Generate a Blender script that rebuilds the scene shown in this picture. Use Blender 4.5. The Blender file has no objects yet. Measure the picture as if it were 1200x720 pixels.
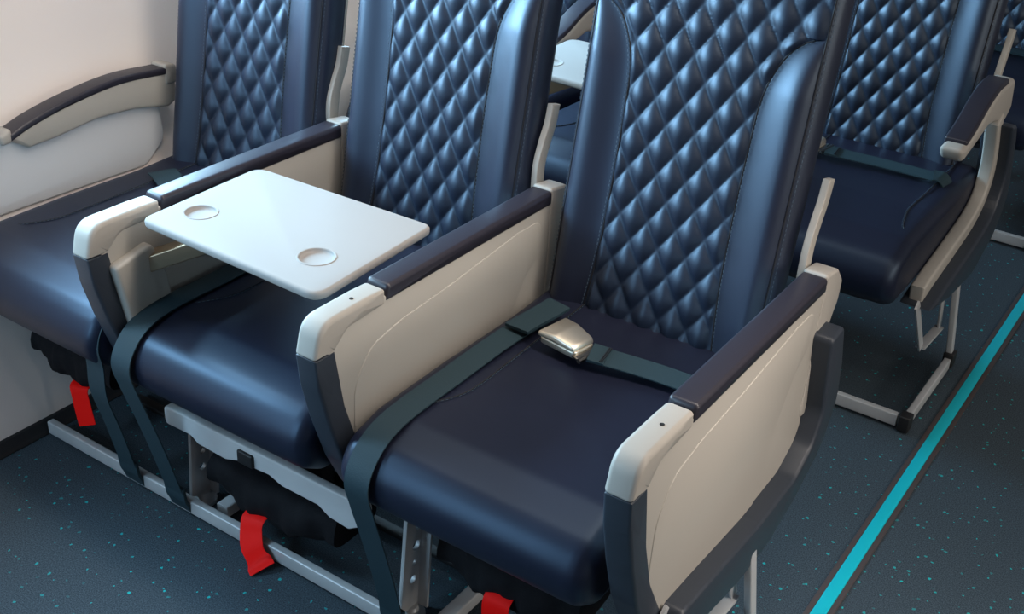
import bpy, bmesh, math, random
import numpy as np
from mathutils import Vector, Matrix

random.seed(7)
C = bpy.context.scene.collection
PI = math.pi

# ------------------------------------------------------------------ camera, world, light, exposure
F_PX = 1383.82
cam_d = bpy.data.cameras.new('camera')
cam_d.sensor_fit = 'HORIZONTAL'
cam_d.sensor_width = 36.0
cam_d.lens = F_PX / 1200 * 36.0
cam_d.clip_start = 0.05
cam = bpy.data.objects.new('camera', cam_d)
C.objects.link(cam)
R_ = ((0.82330901, 0.3111422, -0.47471339), (0.56565005, -0.38062433, 0.73154982), (0.04692855, -0.87081321, -0.48936904))
# columns: image right, image down, forward
cam.matrix_world = Matrix(((R_[0][0], -R_[0][1], -R_[0][2], 0.0),
                           (R_[1][0], -R_[1][1], -R_[1][2], 0.0),
                           (R_[2][0], -R_[2][1], -R_[2][2], 1.5),
                           (0, 0, 0, 1)))
bpy.context.scene.camera = cam

vs = bpy.context.scene.view_settings
vs.view_transform = 'Standard'
vs.look = 'None'
vs.gamma = 1.0
vs.use_curve_mapping = False
vs.exposure = 0.0

world = bpy.data.worlds.new('world')
bpy.context.scene.world = world
world.use_nodes = True
bg = world.node_tree.nodes['Background']
bg.inputs['Color'].default_value = (0.74, 0.76, 0.84, 1)
bg.inputs['Strength'].default_value = 0.16


def area_light(name, loc, direction, sx, sy, power, color, spread=180):
    d = bpy.data.lights.new(name, 'AREA')
    d.shape = 'RECTANGLE'
    d.size = sx
    d.size_y = sy
    d.energy = power
    d.color = color
    d.spread = math.radians(spread)
    o = bpy.data.objects.new(name, d)
    C.objects.link(o)
    o.location = loc
    o.rotation_euler = Vector(direction).to_track_quat('-Z', 'Y').to_euler()
    return o


# daylight coming in through the row of cabin windows on the left
WINDOW_Y = (0.62, 1.12, 1.62, 2.12, 2.62, 3.12)
for wy in WINDOW_Y:
    area_light('window_daylight', (-2.125, wy, 1.13), (1, 0, -0.02), 0.28, 0.40, 17.0, (0.44, 0.75, 1.0), 144)
# daylight through the open cabin door ahead of the first row
area_light('door_daylight', (-1.80, -1.0, 1.22), (0.0, 1, -0.25), 0.45, 0.80, 20.0, (0.45, 0.74, 1.0))
# cabin ceiling light strip above the aisle and the wash light along the sidewall
area_light('ceiling_strip_light', (0.25, 1.4, 2.15), (-0.10, 0, -1), 0.30, 5.5, 26.0, (1.0, 0.90, 0.78))
area_light('sidewall_wash_light', (-1.62, 1.4, 1.95), (-0.55, 0, -1), 0.12, 5.5, 12.0, (1.0, 0.90, 0.82), 100)
# daylight from the windows on the far side of the cabin
for wy in WINDOW_Y:
    area_light('far_window_daylight', (2.6, wy, 1.17), (-1, 0, -0.05), 0.28, 0.40, 6.0, (1.0, 0.92, 0.82))


# ------------------------------------------------------------------ materials
def principled(name, color, rough=0.5, metal=0.0, spec=0.5, coat=0.0):
    m = bpy.data.materials.new(name)
    m.use_nodes = True
    b = m.node_tree.nodes['Principled BSDF']
    b.inputs['Base Color'].default_value = (*color, 1)
    b.inputs['Roughness'].default_value = rough
    b.inputs['Metallic'].default_value = metal
    b.inputs['Specular IOR Level'].default_value = spec
    b.inputs['Coat Weight'].default_value = coat
    return m


def add_noise_bump(m, scale, strength, dist=0.001, detail=4, color_var=0.0, kind='NOISE'):
    nt = m.node_tree
    b = nt.nodes['Principled BSDF']
    tc = nt.nodes.new('ShaderNodeTexCoord')
    if kind == 'NOISE':
        n = nt.nodes.new('ShaderNodeTexNoise')
        n.inputs['Detail'].default_value = detail
        out = n.outputs['Fac']
    else:
        n = nt.nodes.new('ShaderNodeTexVoronoi')
        out = n.outputs['Distance']
    n.inputs['Scale'].default_value = scale
    nt.links.new(tc.outputs['Object'], n.inputs['Vector'])
    bp = nt.nodes.new('ShaderNodeBump')
    bp.inputs['Strength'].default_value = strength
    bp.inputs['Distance'].default_value = dist
    nt.links.new(out, bp.inputs['Height'])
    nt.links.new(bp.outputs['Normal'], b.inputs['Normal'])
    if color_var > 0:
        col = b.inputs['Base Color'].default_value[:]
        n2 = nt.nodes.new('ShaderNodeTexNoise')
        n2.inputs['Scale'].default_value = 6
        n2.inputs['Detail'].default_value = 5
        nt.links.new(tc.outputs['Object'], n2.inputs['Vector'])
        r = nt.nodes.new('ShaderNodeValToRGB')
        r.color_ramp.elements[0].position = 0.35
        r.color_ramp.elements[1].position = 0.65
        r.color_ramp.elements[0].color = tuple(c * (1 - color_var) for c in col[:3]) + (1,)
        r.color_ramp.elements[1].color = tuple(min(1, c * (1 + color_var)) for c in col[:3]) + (1,)
        nt.links.new(n2.outputs['Fac'], r.inputs['Fac'])
        nt.links.new(r.outputs['Color'], b.inputs['Base Color'])
    return m


M = {}
M['leather'] = add_noise_bump(principled('navy_leather', (0.010, 0.011, 0.024), 0.42, spec=0.52), 420, 0.12, 0.0006, 3, 0.12)
M['back_leather'] = add_noise_bump(principled('navy_backrest_leather', (0.010, 0.011, 0.024), 0.43, spec=0.8), 420, 0.12, 0.0006, 3, 0.12)  # same leather as the cushions, sheen raised to imitate window glare
M['quilt'] = add_noise_bump(principled('navy_quilted_leather', (0.010, 0.014, 0.028), 0.45, spec=0.7), 420, 0.10, 0.0006, 3, 0.10)
for k, tint in (('leather', (0.52, 0.74, 1.0, 1)), ('back_leather', (0.62, 0.80, 1.0, 1)), ('quilt', (0.62, 0.80, 1.0, 1))):       # bluish leather sheen, with blue of the window light put into its tint
    M[k].node_tree.nodes['Principled BSDF'].inputs['Specular Tint'].default_value = tint
M['thread'] = principled('stitch_thread', (0.055, 0.09, 0.13), 0.6)
M['seam'] = principled('seam_groove', (0.004, 0.005, 0.010), 0.7)
M['plastic'] = add_noise_bump(principled('warm_white_plastic', (0.42, 0.392, 0.350), 0.45, spec=0.4), 900, 0.06, 0.0004, 2)
M['cap'] = add_noise_bump(principled('white_cap_plastic', (0.39, 0.362, 0.325), 0.42, spec=0.25), 900, 0.05, 0.0004, 2)
M['tray'] = add_noise_bump(principled('white_tray_plastic', (0.315, 0.298, 0.285), 0.60, spec=0.08), 700, 0.08, 0.0004, 3)
M['trim'] = add_noise_bump(principled('slate_trim_plastic', (0.030, 0.037, 0.050), 0.42, spec=0.45), 900, 0.10, 0.0005, 2)
M['pad'] = add_noise_bump(principled('dark_armrest_pad', (0.022, 0.020, 0.030), 0.40, spec=0.5), 800, 0.15, 0.0006, 2)
M['web'] = principled('slate_webbing', (0.018, 0.040, 0.052), 0.65, spec=0.3)
M['black_fabric'] = add_noise_bump(principled('black_pouch_fabric', (0.006, 0.006, 0.008), 0.85, spec=0.2), 300, 0.5, 0.002, 4)
M['red'] = principled('red_ribbon', (0.86, 0.004, 0.002), 0.6, spec=0.15)
M['metal'] = add_noise_bump(principled('grey_painted_metal', (0.46, 0.47, 0.48), 0.42, metal=0.2), 120, 0.05, 0.001, 3, 0.12)
M['beam'] = add_noise_bump(principled('light_grey_beam', (0.52, 0.53, 0.54), 0.45, metal=0.0), 60, 0.05, 0.001, 3, 0.06)
M['buckle'] = principled('satin_buckle_metal', (0.74, 0.67, 0.55), 0.36, metal=0.85)
M['chrome'] = principled('dark_steel', (0.30, 0.28, 0.25), 0.25, metal=1.0)
M['bronze'] = principled('bronze_hinge', (0.48, 0.36, 0.24), 0.35, metal=0.8)
M['black'] = principled('black_rubber', (0.008, 0.008, 0.009), 0.55)
M['wall'] = add_noise_bump(principled('cream_sidewall', (0.87, 0.79, 0.74), 0.48, spec=0.35), 700, 0.06, 0.0005, 2)
M['dado'] = add_noise_bump(principled('grey_dado_panel', (0.72, 0.72, 0.73), 0.48, spec=0.35), 700, 0.06, 0.0005, 2)
M['kick'] = principled('black_kick_strip', (0.010, 0.011, 0.013), 0.6)
M['teal'] = principled('teal_path_strip', (0.0, 0.46, 0.56), 0.5)
M['brown'] = add_noise_bump(principled('brown_strip_edge', (0.055, 0.042, 0.042), 0.7), 200, 0.3, 0.001)


def webbing_rows():
    m = M['web']
    nt = m.node_tree
    b = nt.nodes['Principled BSDF']
    tc = nt.nodes.new('ShaderNodeTexCoord')
    n = nt.nodes.new('ShaderNodeTexNoise')
    n.inputs['Scale'].default_value = 500
    bp = nt.nodes.new('ShaderNodeBump')
    bp.inputs['Strength'].default_value = 0.3
    bp.inputs['Distance'].default_value = 0.001
    nt.links.new(tc.outputs['Object'], n.inputs['Vector'])
    nt.links.new(n.outputs['Fac'], bp.inputs['Height'])
    nt.links.new(bp.outputs['Normal'], b.inputs['Normal'])


webbing_rows()


def carpet():
    m = principled('dark_blue_carpet', (0.03, 0.05, 0.07), 0.9, spec=0.25)
    nt = m.node_tree
    b = nt.nodes['Principled BSDF']
    L = nt.links.new
    tc = nt.nodes.new('ShaderNodeTexCoord')
    n = nt.nodes.new('ShaderNodeTexNoise')
    n.inputs['Scale'].default_value = 420
    n.inputs['Detail'].default_value = 3
    L(tc.outputs['Object'], n.inputs['Vector'])
    ramp = nt.nodes.new('ShaderNodeValToRGB')
    ramp.color_ramp.elements[0].position = 0.32
    ramp.color_ramp.elements[1].position = 0.72
    ramp.color_ramp.elements[0].color = (0.018, 0.030, 0.041, 1)
    ramp.color_ramp.elements[1].color = (0.070, 0.096, 0.118, 1)
    L(n.outputs['Fac'], ramp.inputs['Fac'])
    # teal flecks: two scattered layers
    prev = ramp.outputs['Color']
    for scale, r, thr, seed in ((26.0, 0.075, 0.55, 0.0), (40.0, 0.075, 0.70, 3.7)):
        mp = nt.nodes.new('ShaderNodeMapping')
        mp.inputs['Location'].default_value = (seed, seed * 1.7, 0)
        L(tc.outputs['Object'], mp.inputs['Vector'])
        # ragged fleck edges
        jn = nt.nodes.new('ShaderNodeTexNoise')
        jn.inputs['Scale'].default_value = 150
        L(tc.outputs['Object'], jn.inputs['Vector'])
        mixv = nt.nodes.new('ShaderNodeVectorMath')
        mixv.operation = 'MULTIPLY_ADD'
        mixv.inputs[1].default_value = (0.008, 0.008, 0.0)
        L(jn.outputs['Color'], mixv.inputs[0])
        L(mp.outputs['Vector'], mixv.inputs[2])
        v = nt.nodes.new('ShaderNodeTexVoronoi')
        v.voronoi_dimensions = '2D'
        v.inputs['Scale'].default_value = scale
        L(mixv.outputs['Vector'], v.inputs['Vector'])
        lt = nt.nodes.new('ShaderNodeMath')
        lt.operation = 'LESS_THAN'
        lt.inputs[1].default_value = r
        L(v.outputs['Distance'], lt.inputs[0])
        sep = nt.nodes.new('ShaderNodeSeparateColor')
        L(v.outputs['Color'], sep.inputs['Color'])
        gt = nt.nodes.new('ShaderNodeMath')
        gt.operation = 'GREATER_THAN'
        gt.inputs[1].default_value = thr
        L(sep.outputs['Red'], gt.inputs[0])
        mul = nt.nodes.new('ShaderNodeMath')
        mul.operation = 'MULTIPLY'
        L(lt.outputs[0], mul.inputs[0])
        L(gt.outputs[0], mul.inputs[1])
        fm = nt.nodes.new('ShaderNodeMath')
        fm.operation = 'MULTIPLY'
        L(mul.outputs[0], fm.inputs[0])
        L(sep.outputs['Green'], fm.inputs[1])
        mx = nt.nodes.new('ShaderNodeMix')
        mx.data_type = 'RGBA'
        L(fm.outputs[0], mx.inputs[0])
        L(prev, mx.inputs[6])
        mx.inputs[7].default_value = (0.01, 0.42, 0.42, 1)
        prev = mx.outputs[2]
    L(prev, b.inputs['Base Color'])
    bp = nt.nodes.new('ShaderNodeBump')
    bp.inputs['Strength'].default_value = 0.5
    bp.inputs['Distance'].default_value = 0.003
    L(n.outputs['Fac'], bp.inputs['Height'])
    L(bp.outputs['Normal'], b.inputs['Normal'])
    return m


M['carpet'] = carpet()

# ------------------------------------------------------------------ mesh helpers


class MB:
    """collects vertices and faces of one mesh"""

    def __init__(self):
        self.v = []
        self.f = []

    def add(self, verts, faces):
        k = len(self.v)
        self.v += [tuple(p) for p in verts]
        self.f += [tuple(i + k for i in f) for f in faces]
        return self

    def mesh(self, name, angle=38):
        me = bpy.data.meshes.new(name)
        me.from_pydata(self.v, [], self.f)
        bm = bmesh.new()
        bm.from_mesh(me)
        bmesh.ops.remove_doubles(bm, verts=bm.verts, dist=1e-6)
        bmesh.ops.recalc_face_normals(bm, faces=bm.faces)
        for f in bm.faces:
            f.smooth = len(f.verts) <= 4
        caps = [f for f in bm.faces if len(f.verts) > 4]
        if caps:
            bmesh.ops.triangulate(bm, faces=caps, ngon_method='EAR_CLIP')
        bm.to_mesh(me)
        bm.free()
        me.update()
        if angle < 180:
            me.set_sharp_from_angle(angle=math.radians(angle))
        return me

    def build(self, name, mat, parent=None, angle=38, origin=None, label=None):
        me = self.mesh(name, angle)
        me.materials.append(mat)
        o = bpy.data.objects.new(name, me)
        C.objects.link(o)
        if parent is not None:
            o.parent = parent
        if label:
            o['label'] = label
        return o


def fillet(pts, r, n=6):
    """round the corners of a closed 2D polygon; r one number or one per corner"""
    out = []
    N = len(pts)
    for i in range(N):
        p = Vector(pts[i])
        a = Vector(pts[i - 1])
        b = Vector(pts[(i + 1) % N])
        rr = r[i] if isinstance(r, (list, tuple)) else r
        u = (a - p)
        w = (b - p)
        lu, lw = u.length, w.length
        if rr <= 1e-6 or lu < 1e-6 or lw < 1e-6:
            out.append(tuple(p))
            continue
        u /= lu
        w /= lw
        ang = u.angle(w, PI)
        if ang > PI - 0.02:
            out.append(tuple(p))
            continue
        t = rr / math.tan(ang / 2)
        t = min(t, lu * 0.49, lw * 0.49)
        p0 = p + u * t
        p1 = p + w * t
        for k in range(n + 1):
            s = k / n
            q = p0 * (1 - s) ** 2 + p * 2 * s * (1 - s) + p1 * s ** 2
            out.append(tuple(q))
    return out


def area2(p):
    return sum(p[i - 1][0] * p[i][1] - p[i][0] * p[i - 1][1] for i in range(len(p))) / 2


def inset2(prof, d):
    """inward offset of a closed profile; points that would cross over collapse together"""
    p = np.asarray(prof, float)
    n = len(p)
    s = 1.0 if area2(prof) > 0 else -1.0
    e = np.roll(p, -1, 0) - p
    ln = np.linalg.norm(e, axis=1)
    ln[ln < 1e-9] = 1e-9
    nr = np.stack([-e[:, 1], e[:, 0]], 1) / ln[:, None] * s
    n0 = np.roll(nr, 1, 0)
    nn = n0 + nr
    nl = np.linalg.norm(nn, axis=1)
    bad = nl < 1e-6
    nn[bad] = n0[bad]
    nl[bad] = 1.0
    nn /= nl[:, None]
    c = np.maximum(0.45, (nn * n0).sum(1))
    q = p + nn * (d / c)[:, None]
    # distance of every offset point to the outline
    a = p[None]
    ap = q[:, None] - a
    t = np.clip((ap * e[None]).sum(2) / (ln ** 2)[None], 0, 1)
    dist = np.linalg.norm(ap - t[..., None] * e[None], axis=2).min(1)
    ok = dist > d * 0.965
    if ok.all() or ok.sum() < 3:
        return [tuple(v) for v in q]
    k0 = int(np.argmax(ok))
    i = 0
    while i < n:
        k = (k0 + i) % n
        if ok[k]:
            i += 1
            continue
        run = []
        while not ok[(k0 + i) % n]:
            run.append((k0 + i) % n)
            i += 1
        mid = (q[(run[0] - 1) % n] + q[(run[-1] + 1) % n]) / 2
        for r in run:
            q[r] = mid
    return [tuple(v) for v in q]


def place(axis, a, b, h):
    """profile coordinates (a, b) plus height h along the axis"""
    if axis == 'x':
        return (h, a, b)
    if axis == 'y':
        return (a, h, b)
    return (a, b, h)


def pad(mb, prof, h0, h1, r=0.004, axis='x', n=4):
    """closed profile extruded along an axis from h0 to h1 with rounded end edges"""
    rings = []
    if r <= 0:
        rings = [(h0, 0), (h1, 0)]
    else:
        for k in range(n + 1):
            a = PI / 2 * k / n
            rings.append((h0 + r - r * math.cos(a), r - r * math.sin(a)))
        for k in range(n, -1, -1):
            a = PI / 2 * k / n
            rings.append((h1 - r + r * math.cos(a), r - r * math.sin(a)))
    N = len(prof)
    vs_, fs = [], []
    for h, ins in rings:
        q = inset2(prof, ins) if ins > 1e-7 else prof
        vs_ += [place(axis, a, b, h) for a, b in q]
    for k in range(len(rings) - 1):
        for i in range(N):
            j = (i + 1) % N
            fs.append((k * N + i, k * N + j, (k + 1) * N + j, (k + 1) * N + i))
    fs.append(tuple(range(N)))
    fs.append(tuple((len(rings) - 1) * N + i for i in range(N)))
    mb.add(vs_, fs)
    return mb


def box(mb, x0, x1, y0, y1, z0, z1, r=0.003):
    return pad(mb, fillet([(y0, z0), (y1, z0), (y1, z1), (y0, z1)], r, 3), x0, x1, r, 'x', 3)


def frame_from(d, up):
    d = d.normalized()
    s = up.cross(d)
    if s.length < 1e-6:
        s = Vector((1, 0, 0))
    s.normalize()
    u = d.cross(s)
    return d, s, u


def bar(mb, p0, p1, w, h, up=(0, 0, 1), r=0.003):
    """rounded rectangular bar between two points"""
    p0 = Vector(p0)
    p1 = Vector(p1)
    d, s, u = frame_from(p1 - p0, Vector(up))
    prof = fillet([(-w / 2, -h / 2), (w / 2, -h / 2), (w / 2, h / 2), (-w / 2, h / 2)], r, 3)
    vs_ = []
    for p in (p0, p1):
        vs_ += [p + s * a + u * b for a, b in prof]
    N = len(prof)
    fs = [(i, (i + 1) % N, N + (i + 1) % N, N + i) for i in range(N)]
    fs += [tuple(range(N)), tuple(range(N, 2 * N))]
    mb.add(vs_, fs)
    return mb


def catmull(pts, n=8):
    P = [Vector(p) for p in pts]
    P = [P[0] * 2 - P[1]] + P + [P[-1] * 2 - P[-2]]
    out = []
    for i in range(1, len(P) - 2):
        for k in range(n):
            t = k / n
            a, b, c, d = P[i - 1], P[i], P[i + 1], P[i + 2]
            out.append(0.5 * ((2 * b) + (c - a) * t + (2 * a - 5 * b + 4 * c - d) * t * t + (3 * b - a - 3 * c + d) * t ** 3))
    out.append(P[-2])
    return out


def ribbon(mb, pts, wdirs, width, thick=0.002, n=8, ridges=False):
    """flat strap swept along a smooth path; wdirs = one width direction, or one per point"""
    path = catmull(pts, n)
    if isinstance(wdirs[0], (int, float)):
        W = [Vector(wdirs).normalized()] * len(path)
    else:
        W = [w.normalized() for w in catmull(wdirs, n)]
    cross = []
    k = 8 if ridges else 1
    for i in range(k + 1):
        a = -1 + 2 * i / k
        cross.append((a * width / 2, thick / 2 + (0.0007 if ridges and i % 2 else 0)))
    for i in range(k, -1, -1):
        a = -1 + 2 * i / k
        cross.append((a * width / 2, -thick / 2))
    N = len(cross)
    vs_ = []
    for i, p in enumerate(path):
        t = (path[min(i + 1, len(path) - 1)] - path[max(i - 1, 0)]).normalized()
        w = W[i] - t * W[i].dot(t)
        w.normalize()
        nrm = w.cross(t)
        vs_ += [p + w * a + nrm * b for a, b in cross]
    fs = []
    for i in range(len(path) - 1):
        for j in range(N):
            m = (j + 1) % N
            fs.append((i * N + j, i * N + m, (i + 1) * N + m, (i + 1) * N + j))
    fs.append(tuple(range(N)))
    fs.append(tuple((len(path) - 1) * N + j for j in range(N)))
    mb.add(vs_, fs)
    return mb


def tube(mb, path, r, seg=6):
    path = [Vector(p) for p in path]
    vs_ = []
    for i, p in enumerate(path):
        t = (path[min(i + 1, len(path) - 1)] - path[max(i - 1, 0)]).normalized()
        a = t.cross(Vector((0.31, 0.17, 0.93)))
        a.normalize()
        b = t.cross(a)
        vs_ += [p + a * r * math.cos(2 * PI * k / seg) + b * r * math.sin(2 * PI * k / seg) for k in range(seg)]
    fs = []
    for i in range(len(path) - 1):
        for j in range(seg):
            m = (j + 1) % seg
            fs.append((i * seg + j, i * seg + m, (i + 1) * seg + m, (i + 1) * seg + j))
    fs.append(tuple(range(seg)))
    fs.append(tuple((len(path) - 1) * seg + j for j in range(seg)))
    mb.add(vs_, fs)
    return mb


def lathe(mb, prof, centre, n=32, axis='z'):
    """prof: list of (radius, height), open, rotated about an axis through centre"""
    vs_, fs = [], []
    for rr, h in prof:
        for k in range(n):
            a = 2 * PI * k / n
            q = (rr * math.cos(a), rr * math.sin(a), h)
            if axis == 'x':
                q = (h, q[0], q[1])
            elif axis == 'y':
                q = (q[0], h, q[1])
            vs_.append((q[0] + centre[0], q[1] + centre[1], q[2] + centre[2]))
    for i in range(len(prof) - 1):
        for k in range(n):
            m = (k + 1) % n
            fs.append((i * n + k, i * n + m, (i + 1) * n + m, (i + 1) * n + k))
    fs.append(tuple(range(n)))
    fs.append(tuple((len(prof) - 1) * n + k for k in range(n)))
    mb.add(vs_, fs)
    return mb


def dashes(mb, path, length=0.0038, gap=0.0030, r=0.0007):
    """small stitches along a path"""
    path = [Vector(p) for p in path]
    acc = 0.0
    step = length + gap
    pos = 0.0
    segs = []
    for i in range(len(path) - 1):
        segs.append((path[i], path[i + 1], (path[i + 1] - path[i]).length))
    total = sum(s[2] for s in segs)

    def at(d):
        for a, b, l in segs:
            if d <= l:
                return a + (b - a) * (d / l if l > 0 else 0)
            d -= l
        return segs[-1][1]
    while pos + length < total:
        tube(mb, [at(pos), at(pos + length)], r, 4)
        pos += step
    return mb


def cut(obj, cutters):
    """subtract cutter meshes from an object and bake the result"""
    tmp = []
    for mb in cutters:
        me = mb.mesh('cutter')
        o = bpy.data.objects.new('cutter', me)
        C.objects.link(o)
        o.parent = obj.parent
        tmp.append(o)
        md = obj.modifiers.new('cut', 'BOOLEAN')
        md.operation = 'DIFFERENCE'
        md.object = o
        md.solver = 'EXACT'
    bpy.context.view_layer.update()
    dg = bpy.context.evaluated_depsgraph_get()
    me = bpy.data.meshes.new_from_object(obj.evaluated_get(dg))
    obj.modifiers.clear()
    old = obj.data
    me.name = old.name
    obj.data = me
    me.set_sharp_from_angle(angle=math.radians(38))
    for o in tmp:
        bpy.data.objects.remove(o)


def tag(o, label, cat, group=None, kind=None):
    o['label'] = label
    o['category'] = cat
    if group:
        o['group'] = group
    if kind:
        o['kind'] = kind
    return o


def thing(name, loc, label, cat, group=None):
    o = bpy.data.objects.new(name, None)
    o.empty_display_size = 0.1
    C.objects.link(o)
    o.location = loc
    return tag(o, label, cat, group)


def structure(name, mb, mat, angle=38):
    o = mb.build(name, mat, None, angle)
    o['kind'] = 'structure'
    return o


def dup(root, loc, label=None, group=None, skip=()):
    """copy of a thing with copies of its parts and their sub-parts"""
    r = root.copy()
    C.objects.link(r)
    r.location = loc
    if label:
        r['label'] = label
    if group:
        r['group'] = group
    for ch in list(root.children):
        if ch.name.split('.')[0] in skip:
            continue
        c = ch.copy()
        C.objects.link(c)
        c.parent = r
        for g in list(ch.children):
            d = g.copy()
            C.objects.link(d)
            d.parent = c
    return r


# ------------------------------------------------------------------ setting
PITCH = 1.16           # distance between seat rows
Y0 = 1.35              # y of the first row's origin
SEAT_X = (-1.802, -1.302, -0.787)
ARM_X = (-1.554, -1.046, -0.518)

mb = MB()
mb.add([(-2.0, -1.2, 0), (1.6, -1.2, 0), (1.6, 6.2, 0), (-2.0, 6.2, 0)], [(0, 1, 2, 3)])
structure('floor', mb, M['carpet'])

# curved sidewall with window openings above the armrests
WALL = [(0.0, -1.925), (0.03, -1.93), (0.12, -1.965), (0.25, -2.015), (0.40, -2.07), (0.55, -2.115), (0.70, -2.14),
        (0.85, -2.15), (0.93, -2.15), (1.13, -2.14), (1.33, -2.10), (1.55, -2.02), (1.75, -1.90)]


def wall_x(z):
    for (z0, x0), (z1, x1) in zip(WALL, WALL[1:]):
        if z <= z1:
            return x0 + (x1 - x0) * (z - z0) / (z1 - z0)
    return WALL[-1][1]


ys = [-1.2]
for wy in WINDOW_Y:
    ys += [wy - 0.14, wy + 0.14]
ys += [6.2]
zs = []
for (z0, x0), (z1, x1) in zip(WALL, WALL[1:]):
    for k in range(3):
        zs.append(z0 + (z1 - z0) * k / 3)
zs.append(WALL[-1][0])
mb = MB()
for i in range(len(ys) - 1):
    for j in range(len(zs) - 1):
        if i % 2 == 1 and 0.925 < (zs[j] + zs[j + 1]) / 2 < 1.335:
            continue
        a, b, c, d = zs[j], zs[j + 1], ys[i], ys[i + 1]
        mb.add([(wall_x(a), c, a), (wall_x(a), d, a), (wall_x(b), d, b), (wall_x(b), c, b)], [(0, 1, 2, 3)])
me_w = mb
w = structure('wall_left', mb, M['wall'], 60)
bm = bmesh.new()
bm.from_mesh(w.data)
bmesh.ops.remove_doubles(bm, verts=bm.verts, dist=1e-5)
bmesh.ops.recalc_face_normals(bm, faces=bm.faces)
bm.to_mesh(w.data)
bm.free()
md = w.modifiers.new('thickness', 'SOLIDIFY')
md.thickness = 0.02
md.offset = 1.0

mb = MB()
prof = fillet([(-1.945, 0.0), (-1.902, 0.0), (-1.908, 0.010), (-1.922, 0.024), (-1.945, 0.028)], 0.004, 3)
pad(mb, prof, -1.2, 6.2, 0.0, 'y')
structure('baseboard_left', mb, M['kick'])

# path marking strip along the aisle
def aisle_strip():
    t = thing('floor_path_strip', (-0.384, 1.35, 0), 'teal path marking strip with brown edges along the aisle carpet', 'floor strip')
    b = MB()
    pad(b, fillet([(-0.0125, 0.0), (0.0125, 0.0), (0.0125, 0.0035), (-0.0125, 0.0035)], 0.001, 2), -2.5, 4.7, 0, 'y')
    b.build('teal_strip', M['teal'], t)
    for s in (-1, 1):
        b = MB()
        x0 = s * 0.0127
        x1 = s * 0.0235
        pad(b, fillet([(min(x0, x1), 0.0), (max(x0, x1), 0.0), (max(x0, x1), 0.0028), (min(x0, x1), 0.0028)], 0.001, 2), -2.5, 4.7, 0, 'y')
        b.build('edge_trim', M['brown'], t, label='dark brown edging')


aisle_strip()

# ------------------------------------------------------------------ passenger seat
CUSH = fillet([(-0.215, 0.305), (-0.262, 0.335), (-0.274, 0.385), (-0.245, 0.432), (-0.17, 0.452), (0.0, 0.455), (0.20, 0.452),
               (0.33, 0.458), (0.36, 0.44), (0.36, 0.33), (0.30, 0.305)],
              [0.03, 0.05, 0.06, 0.06, 0.08, 0.3, 0.3, 0.03, 0.02, 0.03, 0.03], 6)
TOP_Z = 1.27


def yf(z):
    """front plane of the backrest"""
    return 0.300 + 0.17 * (z - 0.45)


HALF_SEAM = 0.201


def panel_half(z):
    """half width of the quilted panel at height z"""
    if z < 0.60:
        return 0.117 + 0.012 * ((0.60 - z) / 0.15) ** 1.5
    if z < 0.85:
        return 0.117 - 0.002 * math.sin((z - 0.60) / 0.25 * PI)
    t = min(1.0, (z - 0.85) / 0.145)
    return 0.117 + (HALF_SEAM - 0.117) * (1 - math.sqrt(max(0.0, 1 - t ** 2.1)))


def puff(x, z, hw):
    """height of the diamond quilting at a point of the panel"""
    u = (x + 0.008) / 0.0548
    v = (z - 0.9325) / 0.0835
    a = abs(math.sin(PI * (u + v)))
    b = abs(math.sin(PI * (u - v)))
    h = 0.0105 * (a * b) ** 0.72
    d = hw - abs(x)
    if z < 0.995 and abs(x) > 0.117:          # distance up from the seam where it sweeps outward
        f = min(1.0, (abs(x) - 0.117) / (HALF_SEAM - 0.117))
        d = min(d, z - (0.85 + 0.145 * (1 - (1 - f) ** 2) ** (1 / 2.1)))
    elif z < 1.03 and abs(x) > 0.19:
        d = min(d, z - 0.985)
    e = min(1.0, max(0.0, d / 0.014))
    return h * (0.15 + 0.85 * math.sin(e * PI / 2))


def body_top(z):
    """shrink toward the rounded top of the headrest"""
    if z < TOP_Z - 0.07:
        return 1.0
    t = (z - (TOP_Z - 0.07)) / 0.07
    return 0.86 + 0.14 * math.sqrt(max(0.0, 1 - t * t))


def lean(z):
    if z < TOP_Z - 0.05:
        return 0.0
    t = (z - (TOP_Z - 0.05)) / 0.05
    return 0.045 * (1 - math.sqrt(max(0.0, 1 - t * t)))


def bolster_bulge(t):
    return 0.017 * math.sin(PI * t ** 2.1) ** 0.8 if 0 < t < 1 else 0.0


def grid_faces(nr, nc):
    return [(i * nc + j, i * nc + j + 1, (i + 1) * nc + j + 1, (i + 1) * nc + j) for i in range(nr - 1) for j in range(nc - 1)]


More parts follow.
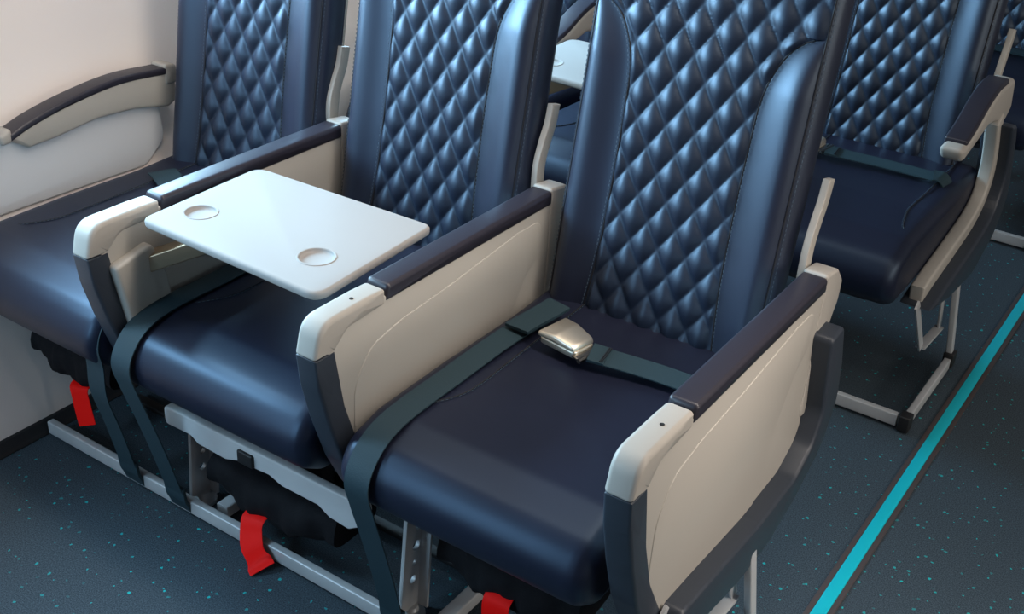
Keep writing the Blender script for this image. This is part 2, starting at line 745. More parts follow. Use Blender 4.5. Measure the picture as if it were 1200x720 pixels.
def make_seat():
    t = thing('passenger_seat', (SEAT_X[2], Y0, 0), '', 'seat', 'navy quilted passenger seats in rows')
    # cushion
    b = MB()
    pad(b, CUSH, -0.226, 0.226, 0.030, 'x', 6)
    cu = b.build('seat_cushion', M['leather'], t, 60)
    cu.modifiers.new('sub', 'SUBSURF').levels = 1
    cu.modifiers['sub'].render_levels = 1
    for s in (-1, 1):
        b = MB()
        sx = 0.172 if s > 0 else 0.126
        path = catmull([(s * (sx + 0.002), 0.30, 0.4575), (s * sx, 0.10, 0.4556), (s * (sx - 0.003), -0.02, 0.4552), (s * (sx + 0.004), -0.075, 0.4544),
                        (s * (sx * 0.6 + 0.4 * 0.212), -0.125, 0.4522), (s * 0.214, -0.160, 0.4395)], 8)
        tube(b, path, 0.0014, 6)
        b.build('cushion_seam', M['seam'], cu)
        b = MB()
        dashes(b, [p + Vector((-s * 0.003, 0, 0.0006)) for p in path], 0.004, 0.004, 0.0006)
        b.build('cushion_stitching', M['thread'], cu)
    # pan under the cushion
    b = MB()
    pad(b, fillet([(-0.18, 0.285), (0.30, 0.275), (0.33, 0.31), (-0.20, 0.312)], 0.01, 3), -0.195, 0.195, 0.006, 'x', 3)
    b.build('seat_pan', M['black'], t, label='black pan under the cushion')
    # backrest core: sides, top and rear, dark leather
    zs_ = [0.44 + (TOP_Z - 0.44) * i / 70 for i in range(71)]
    b = MB()
    ring = [(-HALF_SEAM, 0.0), (-0.2085, 0.006), (-0.2125, 0.016), (-0.2145, 0.030), (-0.2140, 0.048), (-0.2110, 0.060), (-0.198, 0.068),
            (0.198, 0.068), (0.2110, 0.060), (0.2140, 0.048), (0.2145, 0.030), (0.2125, 0.016), (0.2085, 0.006), (HALF_SEAM, 0.0)]
    vs_ = []
    for z in zs_:
        k = body_top(z)
        ln = lean(z)
        for x, d in ring:
            dd = max(d, ln)
            vs_.append((x * k, yf(z) + dd, z))
    N = len(ring)
    fs = grid_faces(len(zs_), N)
    fs.append(tuple(range(N)))
    fs.append(tuple((len(zs_) - 1) * N + i for i in range(N)))
    b.add(vs_, fs)
    br = b.build('backrest', M['back_leather'], t, 70)
    # quilted centre panel
    NX = 96
    vs_ = []
    zq = [0.44 + 0.004 * i for i in range(125)] + [0.94 + 0.0012 * i for i in range(50)] + [1.0 + (TOP_Z - 0.005 - 1.0) * i / 66 for i in range(67)]
    NZ = len(zq)
    for z in zq:
        hw = panel_half(z) if z < 0.9949 else HALF_SEAM
        k = body_top(z)
        for j in range(NX):
            x = -hw + 2 * hw * j / (NX - 1)
            d = puff(x, z, hw)
            vs_.append((x * k, yf(z) - d + lean(z) - 0.0005, z))
    MB().add(vs_, grid_faces(NZ, NX)).build('quilted_panel', M['quilt'], br, 180, label='diamond quilted centre panel')
    # smooth side bolsters
    for s in (-1, 1):
        nz, nx = 90, 20
        vs_ = []
        zb = [0.44 + (0.995 - 0.44) * i / (nz - 1) for i in range(nz)]
        for z in zb:
            hw = panel_half(z)
            room = min(1.0, (HALF_SEAM - hw) / 0.078) ** 2.2
            for j in range(nx):
                f = j / (nx - 1)
                x = hw + (HALF_SEAM - hw) * f
                vs_.append((s * x, yf(z) - bolster_bulge(f) * room - 0.0008, z))
        MB().add(vs_, grid_faces(nz, nx)).build('side_bolster', M['back_leather'], br, 180, label='smooth navy leather bolster')
        path = []
        for i in range(80):
            z = 0.452 + (0.992 - 0.452) * i / 79
            path.append((s * panel_half(z), yf(z) - 0.0012, z))
        b = MB()
        tube(b, path, 0.0016, 6)
        b.build('panel_seam', M['seam'], br)
        b = MB()
        off = [(p[0] + s * 0.0035, p[1] - 0.003, p[2]) for p in path]
        dashes(b, off, 0.0042, 0.0036, 0.0007)
        b.build('panel_stitching', M['thread'], br)
        b = MB()
        path = [(s * (HALF_SEAM + 0.001) * body_top(z), yf(z) + lean(z) - 0.0005, z) for z in [0.45 + 0.75 * i / 60 for i in range(61)]]
        tube(b, path, 0.0016, 6)
        b.build('edge_seam', M['seam'], br)
        b = MB()
        dashes(b, [(p[0] + s * 0.0052, p[1] + 0.0025, p[2]) for p in path], 0.0042, 0.0040, 0.0006)
        b.build('edge_stitching', M['thread'], br)
    # pale shell on the back
    b = MB()
    prof = []
    zz = [0.50 + (TOP_Z - 0.05 - 0.50) * i / 12 for i in range(13)]
    prof = [(yf(z) + 0.0685, z) for z in zz] + [(yf(z) + 0.104, z) for z in reversed(zz)]
    prof = fillet(prof, 0.006, 3)
    pad(b, prof, -0.183, 0.183, 0.006, 'x', 3)
    b.build('back_shell', M['plastic'], t, label='pale grey rear shell')
    return t


seat_C = make_seat()
SEATS = {}
seat_C['label'] = 'navy quilted aisle seat in front row, cushion and open buckle fully in view'
SEATS[(0, 2)] = seat_C
seat_labels = {(0, 0): 'navy quilted seat beside the cream cabin wall, front row window seat',
               (0, 1): 'navy quilted middle seat behind the white open tray table',
               (1, 1): 'navy seat glimpsed behind front row, between middle and aisle backrests',
               (1, 0): 'navy seat barely glimpsed behind front row, between window and middle backrests',
               (1, 2): 'navy quilted aisle seat of second row, belt lying across its cushion',
               (2, 2): 'navy quilted seat of the rearmost row, cut off at top right corner'}
for (r, c), lab in seat_labels.items():
    SEATS[(r, c)] = dup(seat_C, (SEAT_X[c], Y0 + PITCH * r, 0), lab)
    if r > 0 and c == 2:            # the rear aisle seats have no wide console, their cushions reach further out
        for ch in SEATS[(r, c)].children:
            if ch.name.startswith('seat_cushion'):
                ch.scale.x = 1.045
                ch.location.x = 0.028

# ------------------------------------------------------------------ wide armrest consoles of the front row
# profile coordinates (y, z) relative to Y0
CONSOLE = fillet([(-0.262, 0.585), (-0.205, 0.618), (0.345, 0.618), (0.345, 0.45), (0.36, 0.30), (0.30, 0.26), (-0.10, 0.25),
                  (-0.165, 0.32), (-0.215, 0.40), (-0.242, 0.47)],
                 [0.03, 0.05, 0.004, 0.1, 0.06, 0.05, 0.03, 0.05, 0.1, 0.1], 6)
CAP = fillet([(-0.287, 0.575), (-0.272, 0.632), (-0.165, 0.632), (-0.1275, 0.630), (-0.1275, 0.604), (-0.215, 0.600), (-0.244, 0.574)],
             [0.004, 0.072, 0.02, 0.004, 0.004, 0.03, 0.004], 8)
PADP = fillet([(-0.128, 0.608), (0.345, 0.608), (0.345, 0.636), (-0.122, 0.636)], [0.004, 0.004, 0.008, 0.008], 4)
REAR = fillet([(0.342, 0.640), (0.395, 0.632), (0.428, 0.60), (0.425, 0.56), (0.405, 0.53), (0.380, 0.36), (0.335, 0.36), (0.342, 0.50)],
              [0.006, 0.02, 0.02, 0.03, 0.06, 0.02, 0.02, 0.05], 5)
STRIP = fillet([(-0.286, 0.575), (-0.244, 0.575), (-0.225, 0.47), (-0.195, 0.38), (-0.150, 0.30), (-0.10, 0.245), (-0.155, 0.225),
                (-0.197, 0.29), (-0.232, 0.36), (-0.262, 0.45), (-0.280, 0.52)],
               [0.002, 0.002, 0.1, 0.1, 0.1, 0.01, 0.02, 0.1, 0.1, 0.1, 0.1], 4)
EMBOSS = fillet([(-0.185, 0.30), (-0.205, 0.40), (-0.203, 0.49), (-0.165, 0.545), (-0.09, 0.560), (0.05, 0.570), (0.235, 0.590),
                 (0.315, 0.590), (0.318, 0.52), (0.270, 0.49), (0.225, 0.42), (0.205, 0.34), (0.19, 0.28), (-0.09, 0.275)],
                [0.03, 0.08, 0.08, 0.06, 0.1, 0.1, 0.08, 0.03, 0.04, 0.05, 0.08, 0.08, 0.03, 0.05], 5)


def bracket_profile():
    path = catmull([(0, 0.370, 0.60), (0, 0.372, 0.66), (0, 0.385, 0.70), (0, 0.402, 0.735), (0, 0.412, 0.772)], 6)
    hw = 0.013
    a, c = [], []
    for i, p in enumerate(path):
        t_ = (path[min(i + 1, len(path) - 1)] - path[max(i - 1, 0)]).normalized()
        nrm = Vector((0, -t_.z, t_.y))
        a.append((p.y + nrm.y * hw, p.z + nrm.z * hw))
        c.append((p.y - nrm.y * hw, p.z - nrm.z * hw))
    return a + list(reversed(c))


def make_console(x, label, aisle=False, tray=False):
    t = thing('armrest_console', (x, Y0, 0), label, 'armrest', 'wide armrest consoles')
    hw = 0.0195
    b = MB()
    pad(b, CONSOLE, -hw, hw, 0.004, 'x', 3)
    b.build('side_panel', M['plastic'], t, label='warm white console body')
    sides = (-1, 1)
    for s in sides:
        if tray and s > 0:
            continue
        b = MB()
        x0, x1 = (hw - 0.004, hw + 0.0014) if s > 0 else (-hw - 0.0014, -hw + 0.004)
        pad(b, EMBOSS, x0, x1, 0.002, 'x', 3)
        b.build('raised_panel', M['plastic'], t)
    b = MB()
    pad(b, CAP, -hw - 0.003, hw + 0.003, 0.009, 'x', 5)
    cap = b.build('front_cap', M['cap'], t, label='glossy white front cap')
    b = MB()
    lathe(b, [(0.0001, 0.6318), (0.0035, 0.6318), (0.0035, 0.6328), (0.0001, 0.6328)], (0.002, -0.185, 0), 12)
    b.build('cap_screw', M['chrome'], cap)
    b = MB()
    pad(b, STRIP, -hw - 0.0025, hw + 0.0025, 0.006, 'x', 4)
    b.build('front_trim', M['trim'], t, label='dark slate trim strip below the cap')
    b = MB()
    pad(b, PADP, -hw - 0.003, hw + 0.003, 0.007, 'x', 4)
    b.build('armrest_pad', M['pad'], t, label='dark leather topped pad')
    b = MB()
    pad(b, REAR, -hw - 0.002, hw + 0.002, 0.006, 'x', 4)
    b.build('rear_cap', M['cap'], t, label='white rear cap')
    b = MB()
    pad(b, bracket_profile(), -0.036, -0.023, 0.002, 'x', 3)
    b.build('hinge_bracket', M['plastic'], t, label='curved white bracket rising behind the backrest')
    if aisle:
        b = MB()
        rim_in = [(-0.139, 0.300), (-0.040, 0.294), (0.140, 0.280), (0.280, 0.286), (0.340, 0.318), (0.364, 0.375), (0.348, 0.450), (0.332, 0.535)]
        rim_out = [(0.385, 0.540), (0.418, 0.455), (0.436, 0.370), (0.398, 0.285), (0.305, 0.232), (0.200, 0.198), (0.085, 0.196), (-0.062, 0.218), (-0.158, 0.262)]
        prof = fillet(rim_in + rim_out, [0.016, 0.05, 0.05, 0.05, 0.05, 0.05, 0.05, 0.012, 0.016, 0.06, 0.08, 0.08, 0.08, 0.08, 0.06, 0.06, 0.012], 5)
        pad(b, prof, -0.019, 0.053, 0.006, 'x', 4)
        b.build('lower_shell', M['trim'], t, label='dark slate shell wrapping below the panel')
    if tray:
        b = MB()
        prof = fillet([(-0.248, 0.550), (-0.166, 0.568), (-0.140, 0.500), (-0.130, 0.418), (-0.212, 0.375), (-0.228, 0.44)],
                      [0.010, 0.014, 0.05, 0.012, 0.014, 0.1], 4)
        pad(b, prof, hw - 0.006, hw + 0.020, 0.007, 'x', 4)
        b.build('tray_housing', M['plastic'], t, label='raised box holding the tray arm')
        # folding tray
        b = MB()
        prof = fillet([(0.048, -0.193), (0.460, -0.205), (0.442, 0.104), (0.036, 0.094)], [0.022, 0.028, 0.020, 0.030], 6)
        pad(b, prof, 0.612, 0.628, 0.006, 'z', 4)
        tr = b.build('tray_table', M['tray'], t, label='white fold out tray with two round cup recesses')
        cups = [(0.107, -0.112, 0.0265), (0.371, -0.110, 0.0285)]
        cutters = []
        for cx, cy, rr in cups:
            c_ = MB()
            lathe(c_, [(rr - 0.004, 0.6225), (rr - 0.0015, 0.6235), (rr, 0.626), (rr + 0.0015, 0.640)], (cx, cy, 0), 48)
            cutters.append(c_)
        cut(tr, cutters)
        for cx, cy, rr in cups:
            b = MB()
            prof = [(rr + 0.0002, 0.6275), (rr + 0.0014, 0.6290), (rr + 0.0034, 0.6292), (rr + 0.0050, 0.6275)]
            n = 48
            vs_ = []
            for q, h in prof:
                vs_ += [(cx + q * math.cos(2 * PI * k / n), cy + q * math.sin(2 * PI * k / n), h) for k in range(n)]
            fs = []
            for i in range(3):
                for k in range(n):
                    fs.append((i * n + k, i * n + (k + 1) % n, (i + 1) * n + (k + 1) % n, (i + 1) * n + k))
            b.add(vs_, fs)
            b.build('cup_rim', M['tray'], tr)
        b = MB()
        bar(b, (hw + 0.004, -0.168, 0.528), (0.17, -0.06, 0.598), 0.034, 0.030, r=0.003)
        b.build('tray_arm', M['bronze'], tr, label='bronze metal support arm')
        b = MB()
        lathe(b, [(0.0001, hw - 0.002), (0.012, hw - 0.002), (0.012, hw + 0.014), (0.0001, hw + 0.014)], (0, -0.168, 0.528), 20, 'x')
        b.build('tray_pivot', M['chrome'], tr, label='dark steel pivot')
    return t


tray_console = make_console(ARM_X[0], 'white armrest console with open tray, between window and middle seats', tray=True)
make_console(ARM_X[1], 'white armrest console between the middle and aisle seats of front row')
make_console(ARM_X[2], 'white armrest console on aisle side, dark shell under its side panel', aisle=True)


# ------------------------------------------------------------------ slim armrests
def make_wall_armrest():
    t = thing('wall_armrest', (-2.075, Y0, 0), 'curved slim armrest along the cream cabin wall', 'armrest')
    top = catmull([(0, -0.062, 0.598), (0, 0.0, 0.618), (0, 0.10, 0.637), (0, 0.22, 0.648), (0, 0.345, 0.640)], 6)
    tp = [(p.y, p.z) for p in top]
    b = MB()
    prof = [(-0.068, 0.588)] + [(a, c - 0.008) for a, c in tp] + [(0.366, 0.632), (0.372, 0.560), (0.345, 0.548)] + \
           [(0.25, 0.567), (0.15, 0.572), (0.05, 0.560), (-0.02, 0.557)]
    pad(b, fillet(prof, 0.012, 4), -0.024, 0.022, 0.008, 'x', 4)
    b.build('arm_body', M['plastic'], t, label='warm white arm')
    b = MB()
    prof = [(a, c) for a, c in tp] + [(a, c - 0.016) for a, c in reversed(tp)]
    pad(b, fillet(prof, 0.004, 3), -0.021, 0.0245, 0.005, 'x', 4)
    b.build('armrest_pad', M['pad'], t, label='dark slim pad')
    b = MB()
    pad(b, fillet([(-0.085, 0.600), (-0.055, 0.611), (-0.055, 0.580), (-0.080, 0.578)], 0.008, 4), -0.024, 0.024, 0.008, 'x', 4)
    b.build('front_tip', M['cap'], t, label='white front tip')
    b = MB()
    pad(b, fillet([(0.338, 0.648), (0.372, 0.642), (0.374, 0.60), (0.338, 0.60)], 0.007, 4), -0.024, 0.0245, 0.006, 'x', 4)
    b.build('rear_cap', M['cap'], t, label='white rear cap')
    b = MB()
    pad(b, fillet([(-0.30, 0.43), (-0.30, 0.545), (-0.05, 0.575), (0.33, 0.572), (0.338, 0.47), (0.28, 0.42)],
                  [0.01, 0.05, 0.08, 0.02, 0.04, 0.04], 5), -0.020, 0.004, 0.006, 'x', 4)
    b.build('lower_panel', M['dado'], t, label='pale grey panel below the arm')
    return t


make_wall_armrest()


def make_slim_armrest(x, row, label, post=True):
    t = thing('slim_armrest', (x, Y0 + PITCH * row, 0), label, 'armrest', None)
    hw = 0.026
    top = catmull([(0, -0.018, 0.632), (0, 0.045, 0.650), (0, 0.12, 0.682), (0, 0.19, 0.700), (0, 0.265, 0.700)], 6)
    tp = [(p.y, p.z) for p in top]
    b = MB()
    prof = [(-0.055, 0.622)] + [(a, c - 0.008) for a, c in tp] + [(0.315, 0.690), (0.352, 0.610), (0.305, 0.585), (0.22, 0.610), (0.14, 0.622), (0.06, 0.605), (-0.035, 0.588)]
    pad(b, fillet(prof, 0.018, 5), -hw, hw, 0.012, 'x', 5)
    b.build('arm_body', M['cap'], t, label='white curved arm')
    b = MB()
    prof = [(a, c) for a, c in tp] + [(a, c - 0.016) for a, c in reversed(tp)]
    pad(b, fillet(prof, 0.005, 3), -hw - 0.001, hw - 0.004, 0.006, 'x', 4)
    b.build('armrest_pad', M['pad'], t, label='dark rubbery pad')
    b = MB()
    pad(b, bracket_profile(), -0.034, -0.020, 0.002, 'x', 3)
    b.build('hinge_bracket', M['plastic'], t, label='curved white bracket rising behind the backrest')
    if post:
        # pale band curving from the arm down and forward under the cushion edge
        c = catmull([(0, 0.245, 0.610), (0, 0.295, 0.53), (0, 0.318, 0.46), (0, 0.300, 0.395), (0, 0.235, 0.358), (0, 0.10, 0.335),
                     (0, -0.04, 0.318), (0, -0.115, 0.305)], 6)
        a, e = [], []
        for i, p in enumerate(c):
            tt = (c[min(i + 1, len(c) - 1)] - c[max(i - 1, 0)]).normalized()
            nrm = Vector((0, -tt.z, tt.y))
            a.append((p.y + nrm.y * 0.020, p.z + nrm.z * 0.020))
            e.append((p.y - nrm.y * 0.020, p.z - nrm.z * 0.020))
        b = MB()
        pad(b, a + list(reversed(e)), -0.002, 0.030, 0.006, 'x', 4)
        b.build('support_band', M['plastic'], t, label='cream band curving down under the cushion')
        inner = list(reversed([(p.y + 0.012, p.z - 0.016) for p in c]))
        outer = [(0.300, 0.590), (0.330, 0.550), (0.378, 0.470), (0.432, 0.368), (0.372, 0.280), (0.222, 0.228), (0.020, 0.250), (-0.145, 0.285)]
        b = MB()
        pad(b, fillet(inner + outer, [0.004] * len(inner) + [0.03, 0.06, 0.08, 0.08, 0.08, 0.08, 0.06, 0.02], 4), -0.016, 0.058, 0.008, 'x', 4)
        b.build('lower_shell', M['trim'], t, label='dark slate outer shell')
        b = MB()
        lathe(b, [(0.0001, -0.004), (0.009, -0.004), (0.009, 0.030), (0.0001, 0.030)], (0.002, 0.262, 0.590), 16)
        b.build('pivot_bolt', M['chrome'], t, label='steel pivot bolt')
    return t


slim2 = make_slim_armrest(-0.520, 1, 'slim white armrest with dark pad on aisle seat of second row')
rear_arm = dup(slim2, (ARM_X[0], Y0 + PITCH, 0), 'dark topped armrest with white tray, glimpsed between middle and aisle backrests',
               skip=('support_band', 'lower_shell', 'pivot_bolt'))
for ch in list(tray_console.children):
    if ch.name.startswith('tray_table'):
        c = ch.copy()
        C.objects.link(c)
        c.parent = rear_arm
        c.location = (0, -0.055, 0.004)
        for g in list(ch.children):
            d = g.copy()
            C.objects.link(d)
            d.parent = c


# ------------------------------------------------------------------ seat frames
def make_frame(row, label):
    y = Y0 + PITCH * row
    t = thing('seat_row_support', (0, y, 0), label, 'seat support', 'grey metal supports carrying the seat rows')
    # front luggage bar along the floor
    b = MB()
    bar(b, (-1.895, -0.178, 0.024), (-0.468, -0.178, 0.024), 0.016, 0.030, r=0.003)
    b.build('luggage_bar', M['metal'], t, label='flat grey luggage restraint bar')
    # aisle end: bar going back, vertical post, rubber joints
    b = MB()
    bar(b, (-0.450, -0.165, 0.024), (-0.450, 0.135, 0.026), 0.016, 0.030, r=0.003)
    b.build('end_bar', M['metal'], t)
    for yy, z in ((-0.178, 0.024), (0.148, 0.034)):
        b = MB()
        box(b, -0.463, -0.437, yy - 0.016, yy + 0.016, z - 0.020, z + 0.020, 0.004)
        b.build('corner_joint', M['black'], t, label='black corner joint')
    b = MB()
    bar(b, (-0.452, 0.148, 0.050), (-0.476, 0.130, 0.26), 0.014, 0.022, up=(0, 1, 0), r=0.003)
    b.build('end_post', M['metal'], t)
    # U shaped hanger below the cushion edge
    b = MB()
    bar(b, (-0.490, -0.155, 0.30), (-0.490, -0.010, 0.125), 0.005, 0.022, up=(0, 1, 0), r=0.001)
    bar(b, (-0.490, -0.015, 0.126), (-0.490, 0.145, 0.110), 0.022, 0.005, r=0.001)
    bar(b, (-0.490, 0.143, 0.109), (-0.490, 0.070, 0.27), 0.005, 0.022, up=(0, 1, 0), r=0.001)
    b.build('hanger_loop', M['metal'], t)
    # cross beams under the cushions
    b = MB()
    for yy in (-0.06, 0.19):
        bar(b, (-1.96, yy, 0.252), (-0.68, yy, 0.252), 0.040, 0.032, r=0.006)
    b.build('cross_beam', M['trim'], t, label='dark cross beams under the cushions')
    # perforated legs
    for lx in (-1.486, -0.966):
        b = MB()
        prof = fillet([(-0.166, 0.03), (-0.130, 0.012), (-0.108, 0.012), (-0.112, 0.05), (-0.096, 0.252), (-0.148, 0.252)], 0.006, 3)
        pad(b, prof, lx - 0.004, lx + 0.004, 0.001, 'x', 2)
        lg = b.build('leg', M['metal'], t)
        cutters = []
        for hy, hz, rr in ((-0.134, 0.085, 0.008), (-0.130, 0.120, 0.006), (-0.126, 0.155, 0.010), (-0.121, 0.195, 0.008), (-0.117, 0.226, 0.006)):
            c_ = MB()
            lathe(c_, [(rr, lx - 0.02), (rr, lx + 0.02)], (0, hy, hz), 18, 'x')
            cutters.append(c_)
        cut(lg, cutters)
        b = MB()
        bar(b, (lx + 0.013, -0.106, 0.252), (lx + 0.012, -0.118, 0.02), 0.024, 0.006, up=(0, 1, 0), r=0.001)
        b.build('leg_flange', M['metal'], lg)
        b = MB()
        lathe(b, [(0.0001, 0.0), (0.026, 0.0), (0.026, 0.008), (0.016, 0.014), (0.012, 0.024), (0.0001, 0.024)], (lx, -0.135, 0), 20)
        b.build('leg_foot', M['metal'], lg)
        # rail on the floor running back from the leg
        b = MB()
        bar(b, (lx + 0.068, -0.150, 0.018), (lx + 0.068, 0.0, 0.018), 0.028, 0.026, r=0.004)
        b.build('floor_rail', M['beam'], t, label='light grey rail on the floor')
        b = MB()
        bar(b, (lx + 0.02, 0.28, 0.03), (lx + 0.02, 0.18, 0.25), 0.03, 0.014, up=(0, 1, 0), r=0.002)
        b.build('rear_leg', M['metal'], t)
    # rear cross bar, coloured black in place of the shade on it
    b = MB()
    bar(b, (-1.86, 0.015, 0.008), (-0.85, 0.015, 0.008), 0.022, 0.012, r=0.003)
    b.build('rear_bar', M['black'], t, label='dark bar across the floor')
    return t


frame1 = make_frame(0, 'grey frame with luggage bar under the front seat row')
# pale beam below the middle seat only belongs to the front row
b = MB()
prof = fillet([(-1.512, 0.242), (-1.022, 0.244), (-1.022, 0.204), (-1.062, 0.178), (-1.105, 0.182), (-1.130, 0.196), (-1.215, 0.196), (-1.245, 0.206),
               (-1.325, 0.200), (-1.355, 0.190), (-1.425, 0.192), (-1.445, 0.204), (-1.512, 0.202)], 0.010, 4)
pad(b, prof, -0.186, -0.168, 0.003, 'y', 3)
fb = b.build('front_beam', M['beam'], frame1, label='light grey beam below the middle cushion')
b = MB()
box(b, -1.318, -1.280, -0.192, -0.180, 0.205, 0.232, 0.003)
b.build('connector_socket', M['black'], fb, label='black socket on the beam')
dup(frame1, (0, Y0 + PITCH, 0), 'grey frame with floor bar under the second row, beside the aisle strip', skip=('front_beam',))
dup(frame1, (0, Y0 + 2 * PITCH, 0), 'grey frame with floor bar at right edge, under rearmost row', skip=('front_beam',))


# ------------------------------------------------------------------ seat belts
def make_buckle(parent, loc, rot, name='buckle'):
    b = MB()
    plan = fillet([(-0.040, -0.033), (0.036, -0.024), (0.036, 0.024), (-0.040, 0.033)], [0.008, 0.010, 0.010, 0.008], 5)
    pad(b, plan, -0.003, 0.010, 0.003, 'z', 3)
    base = b.build(name, M['buckle'], parent, label='satin champagne metal buckle')
    base.location = loc
    base.rotation_euler = rot
    b = MB()
    prof = fillet([(-0.045, 0.009), (-0.043, 0.019), (-0.010, 0.024), (0.030, 0.019), (0.034, 0.010)], [0.003, 0.006, 0.03, 0.008, 0.002], 5)
    # lid: lever plate, wider at one end
    N = len(prof)
    vs_, fs = [], []
    st = [(-1.0, 0.004), (-0.96, 0.0012), (-0.9, 0.0), (0.9, 0.0), (0.96, 0.0012), (1.0, 0.004)]
    for f, ins in st:
        q = inset2(prof, ins)
        for a, h in q:
            hwid = 0.0345 - 0.0095 * (a + 0.045) / 0.079
            vs_.append((a, f * hwid, h))
    for k in range(len(st) - 1):
        for i in range(N):
            j = (i + 1) % N
            fs.append((k * N + i, k * N + j, (k + 1) * N + j, (k + 1) * N + i))
    fs.append(tuple(range(N)))
    fs.append(tuple((len(st) - 1) * N + i for i in range(N)))
    b.add(vs_, fs)
    b.build('buckle_lever', M['buckle'], base)
    b = MB()
    pad(b, fillet([(0.030, -0.026), (0.050, -0.029), (0.050, 0.029), (0.030, 0.026)], 0.004, 4), 0.001, 0.0065, 0.002, 'z', 3)
    b.build('buckle_tongue', M['chrome'], base, label='steel tongue')
    b = MB()
    tube(b, [(0.049, -0.029, 0.004), (0.049, 0.029, 0.004)], 0.0045, 8)
    b.build('tongue_bar', M['chrome'], base)
    return base


def hanging_strap(t, x, name='hanging_strap', xe=None, edge=False):
    """long strap lying forward beside the console, over the front edge and down to the bar"""
    xe = x if xe is None else xe
    b = MB()
    pts = [(x + 0.010, 0.215, 0.4615), (x, 0.10, 0.4605), (x, -0.05, 0.4585), (x, -0.165, 0.4565), (x, -0.225, 0.445), (x, -0.262, 0.418), (x, -0.281, 0.378),
           (x + 0.001, -0.270, 0.325), (x + (xe - x) * 0.3, -0.250, 0.26), (x + (xe - x) * 0.6, -0.225, 0.17), (xe, -0.196, 0.052)]
    if edge:      # follows the rounded corner of the cushion instead of its flat front
        pts = [(x, -0.05, 0.450), (x, -0.165, 0.446), (x, -0.215, 0.432), (x, -0.245, 0.405), (x, -0.258, 0.370), (x - 0.002, -0.252, 0.325)] + pts[-3:]
    ribbon(b, pts, (1, 0, 0), 0.047, 0.0022, 8, True)
    s = b.build(name, M['web'], t, 30)
    b = MB()
    ribbon(b, [(xe, -0.1975, 0.075), (xe, -0.1945, 0.045), (xe, -0.189, 0.030), (xe, -0.180, 0.004)], (1, 0, 0), 0.053, 0.006, 6)
    b.build('strap_end', M['web'], s, 30)
    return s


def lap_strap(t, x0, x1, y0, y1, z0, z1, name='lap_strap'):
    b = MB()
    d = Vector((x1 - x0, y1 - y0, 0)).normalized()
    wv = (-d.y, d.x, 0.08)
    n = 6
    pts = []
    for i in range(n + 1):
        f = i / n
        sag = -0.003 * math.sin(PI * f)
        pts.append((x0 + (x1 - x0) * f, y0 + (y1 - y0) * f + 0.012 * math.sin(PI * f), z0 + (z1 - z0) * f + sag))
    ribbon(b, pts, wv, 0.047, 0.0022, 6, True)
    s = b.build(name, M['web'], t, 30)
    # folded and stitched piece next to the buckle
    b = MB()
    up = Vector((0, 0, 0.0025))
    q = [Vector(pts[0]) + up * 1.3, Vector(pts[0]) * 0.7 + Vector(pts[1]) * 0.3 + up, Vector(pts[0]) * 0.3 + Vector(pts[1]) * 0.7 + up]
    ribbon(b, [tuple(v) for v in q], wv, 0.048, 0.0022, 6, True)
    b.build('stitched_fold', M['web'], s, 30)
    b = MB()
    wd = Vector(wv).normalized()
    for k in (0.60, 0.68):
        p = Vector(pts[0]) * (1 - k) + Vector(pts[1]) * k + up * 1.9
        tube(b, [p - wd * 0.022, p + wd * 0.022], 0.0011, 5)
    b.build('fold_stitching', M['seam'], s)
    return s


BELTS = 'slate seat belts of the passenger seats'
# aisle seat, front row
bt = thing('seat_belt', (0, Y0, 0.0), 'slate seat belt with champagne buckle on front row aisle seat', 'seat belt', BELTS)
hanging_strap(bt, -0.957)
b = MB()
ribbon(b, [(-0.948, 0.128, 0.472), (-0.943, 0.165, 0.474), (-0.936, 0.200, 0.477), (-0.928, 0.235, 0.482)], (0.97, 0.22, 0.10), 0.052, 0.005, 6, True)
b.build('folded_strap', M['web'], bt, 30)
make_buckle(bt, (-0.848, 0.140, 0.474), (0.03, 0.05, math.radians(-12)))
lap_strap(bt, -0.802, -0.566, 0.133, 0.165, 0.477, 0.467)
# middle seat
bt = thing('seat_belt', (0, Y0, 0.0), 'slate belt strap hanging over middle cushion beside tray console', 'seat belt', BELTS)
hanging_strap(bt, -1.492)
# window seat
bt = thing('seat_belt', (0, Y0, 0.0), 'slate belt strap hanging from the window seat to the floor bar', 'seat belt', BELTS)
hanging_strap(bt, -1.603, xe=-1.625, edge=True)
b = MB()
ribbon(b, [(-1.945, 0.215, 0.462), (-1.910, 0.200, 0.464), (-1.860, 0.175, 0.464), (-1.80, 0.15, 0.461)], (0.4, 0.9, 0.0), 0.060, 0.003, 6, True)
b.build('folded_strap', M['web'], bt, 30)
# second row aisle seat
bt = thing('seat_belt', (0, Y0 + PITCH, 0.0), 'slate belt lying across second row aisle seat cushion', 'seat belt', BELTS)
make_buckle(bt, (-0.893, 0.150, 0.474), (0.03, 0.05, math.radians(-8)))
lap_strap(bt, -0.846, -0.585, 0.140, 0.165, 0.474, 0.468)
b = MB()
ribbon(b, [(-0.592, 0.167, 0.471), (-0.572, 0.172, 0.467), (-0.558, 0.180, 0.448), (-0.552, 0.185, 0.41)], (0.1, 0.97, 0.1), 0.046, 0.003, 6, True)
b.build('anchor_strap', M['web'], bt, 30)
b = MB()
box(b, -0.558, -0.548, 0.170, 0.205, 0.37, 0.42, 0.003)
b.build('anchor_shackle', M['chrome'], bt, label='steel anchor shackle')
# middle seat of the second row
bt = thing('seat_belt', (0, Y0 + PITCH, 0.0), 'slate belt across second row middle seat, seen below rear white tray', 'seat belt', BELTS)
lap_strap(bt, -1.42, -1.10, 0.10, 0.19, 0.472, 0.468)
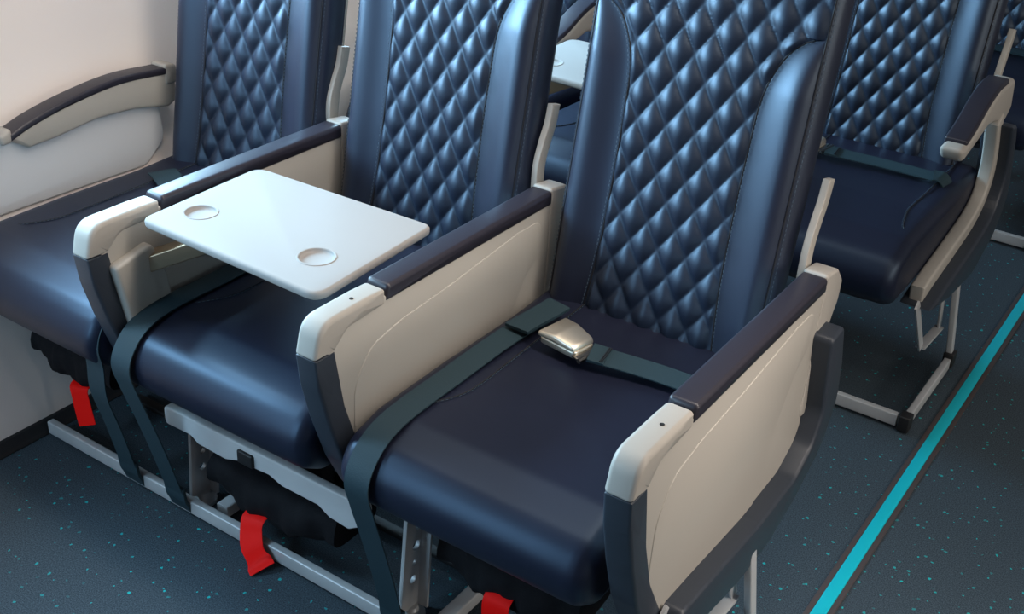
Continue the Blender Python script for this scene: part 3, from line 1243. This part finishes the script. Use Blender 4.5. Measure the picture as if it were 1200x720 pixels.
# rearmost seat
bt = thing('seat_belt', (0, Y0 + 2 * PITCH, 0.0), 'slate belt across the rearmost seat at top right corner', 'seat belt', BELTS)
lap_strap(bt, -0.93, -0.585, 0.20, 0.20, 0.472, 0.468)


# ------------------------------------------------------------------ life vest pouches
def make_pouch(x, y, label, tag_path, zc=0.165, half=0.125, tilt=0.0):
    t = thing('life_vest_pouch', (x, y, zc), label, 'life vest pouch', 'black life vest pouches under the front row')
    b = MB()
    # soft sack: superellipse rings along x, sagging
    n, m = 24, 20
    vs_, fs = [], []
    for i in range(m + 1):
        f = -1 + 2 * i / m
        sh = (1 - abs(f) ** 4) ** 0.5 if abs(f) < 1 else 0.0
        sh = max(sh, 0.80)
        for k in range(n):
            a = 2 * PI * k / n
            ca, sa = math.cos(a), math.sin(a)
            ry = 0.075 * math.copysign(abs(ca) ** 0.7, ca)
            rz = 0.048 * math.copysign(abs(sa) ** 0.7, sa)
            wr = 1 + 0.06 * math.sin(9 * f + 3 * a) + 0.04 * math.sin(23 * f - 2 * a)
            vs_.append((f * half, ry * sh * wr, rz * sh * wr - 0.012 * (1 - f * f) + tilt * f))
    for i in range(m):
        for k in range(n):
            j = (k + 1) % n
            fs.append((i * n + k, i * n + j, (i + 1) * n + j, (i + 1) * n + k))
    fs.append(tuple(range(n)))
    fs.append(tuple(m * n + k for k in range(n)))
    b.add(vs_, fs)
    b.build('pouch_bag', M['black_fabric'], t, 60)
    b = MB()
    bar(b, (-half * 0.9, 0.0, 0.050), (half * 0.9, 0.0, 0.055), 0.05, 0.012, r=0.003)
    bar(b, (-half * 0.6, 0.0, 0.055), (-half * 0.6, 0.0, 0.115), 0.03, 0.004, up=(0, 1, 0), r=0.001)
    bar(b, (half * 0.6, 0.0, 0.055), (half * 0.6, 0.0, 0.115), 0.03, 0.004, up=(0, 1, 0), r=0.001)
    b.build('pouch_flap', M['black_fabric'], t)
    b = MB()
    ribbon(b, tag_path, (1, 0.1, 0), 0.048, 0.0015, 8)
    b.build('pull_tag', M['red'], t, 30, label='bright red pull ribbon')
    return t


make_pouch(-1.285, Y0 - 0.095, 'black life vest pouch with red pull ribbon under the middle seat',
           [(-0.020, -0.060, -0.028), (-0.018, -0.084, -0.036), (-0.012, -0.096, -0.055), (0.002, -0.108, -0.075), (0.022, -0.114, -0.092), (0.040, -0.122, -0.097)], 0.108, 0.158)
make_pouch(-1.845, Y0 - 0.085, 'black life vest pouch with red pull ribbon under the window seat',
           [(0.028, -0.050, -0.050), (0.030, -0.068, -0.056), (0.040, -0.074, -0.085), (0.060, -0.082, -0.128)], 0.195, 0.120)
make_pouch(-0.77, Y0 - 0.08, 'black life vest pouch with red pull ribbon under the front aisle seat',
           [(0.0, -0.060, -0.012), (0.0, -0.084, -0.030), (0.004, -0.090, -0.075), (0.010, -0.10, -0.125)], 0.190, 0.135)
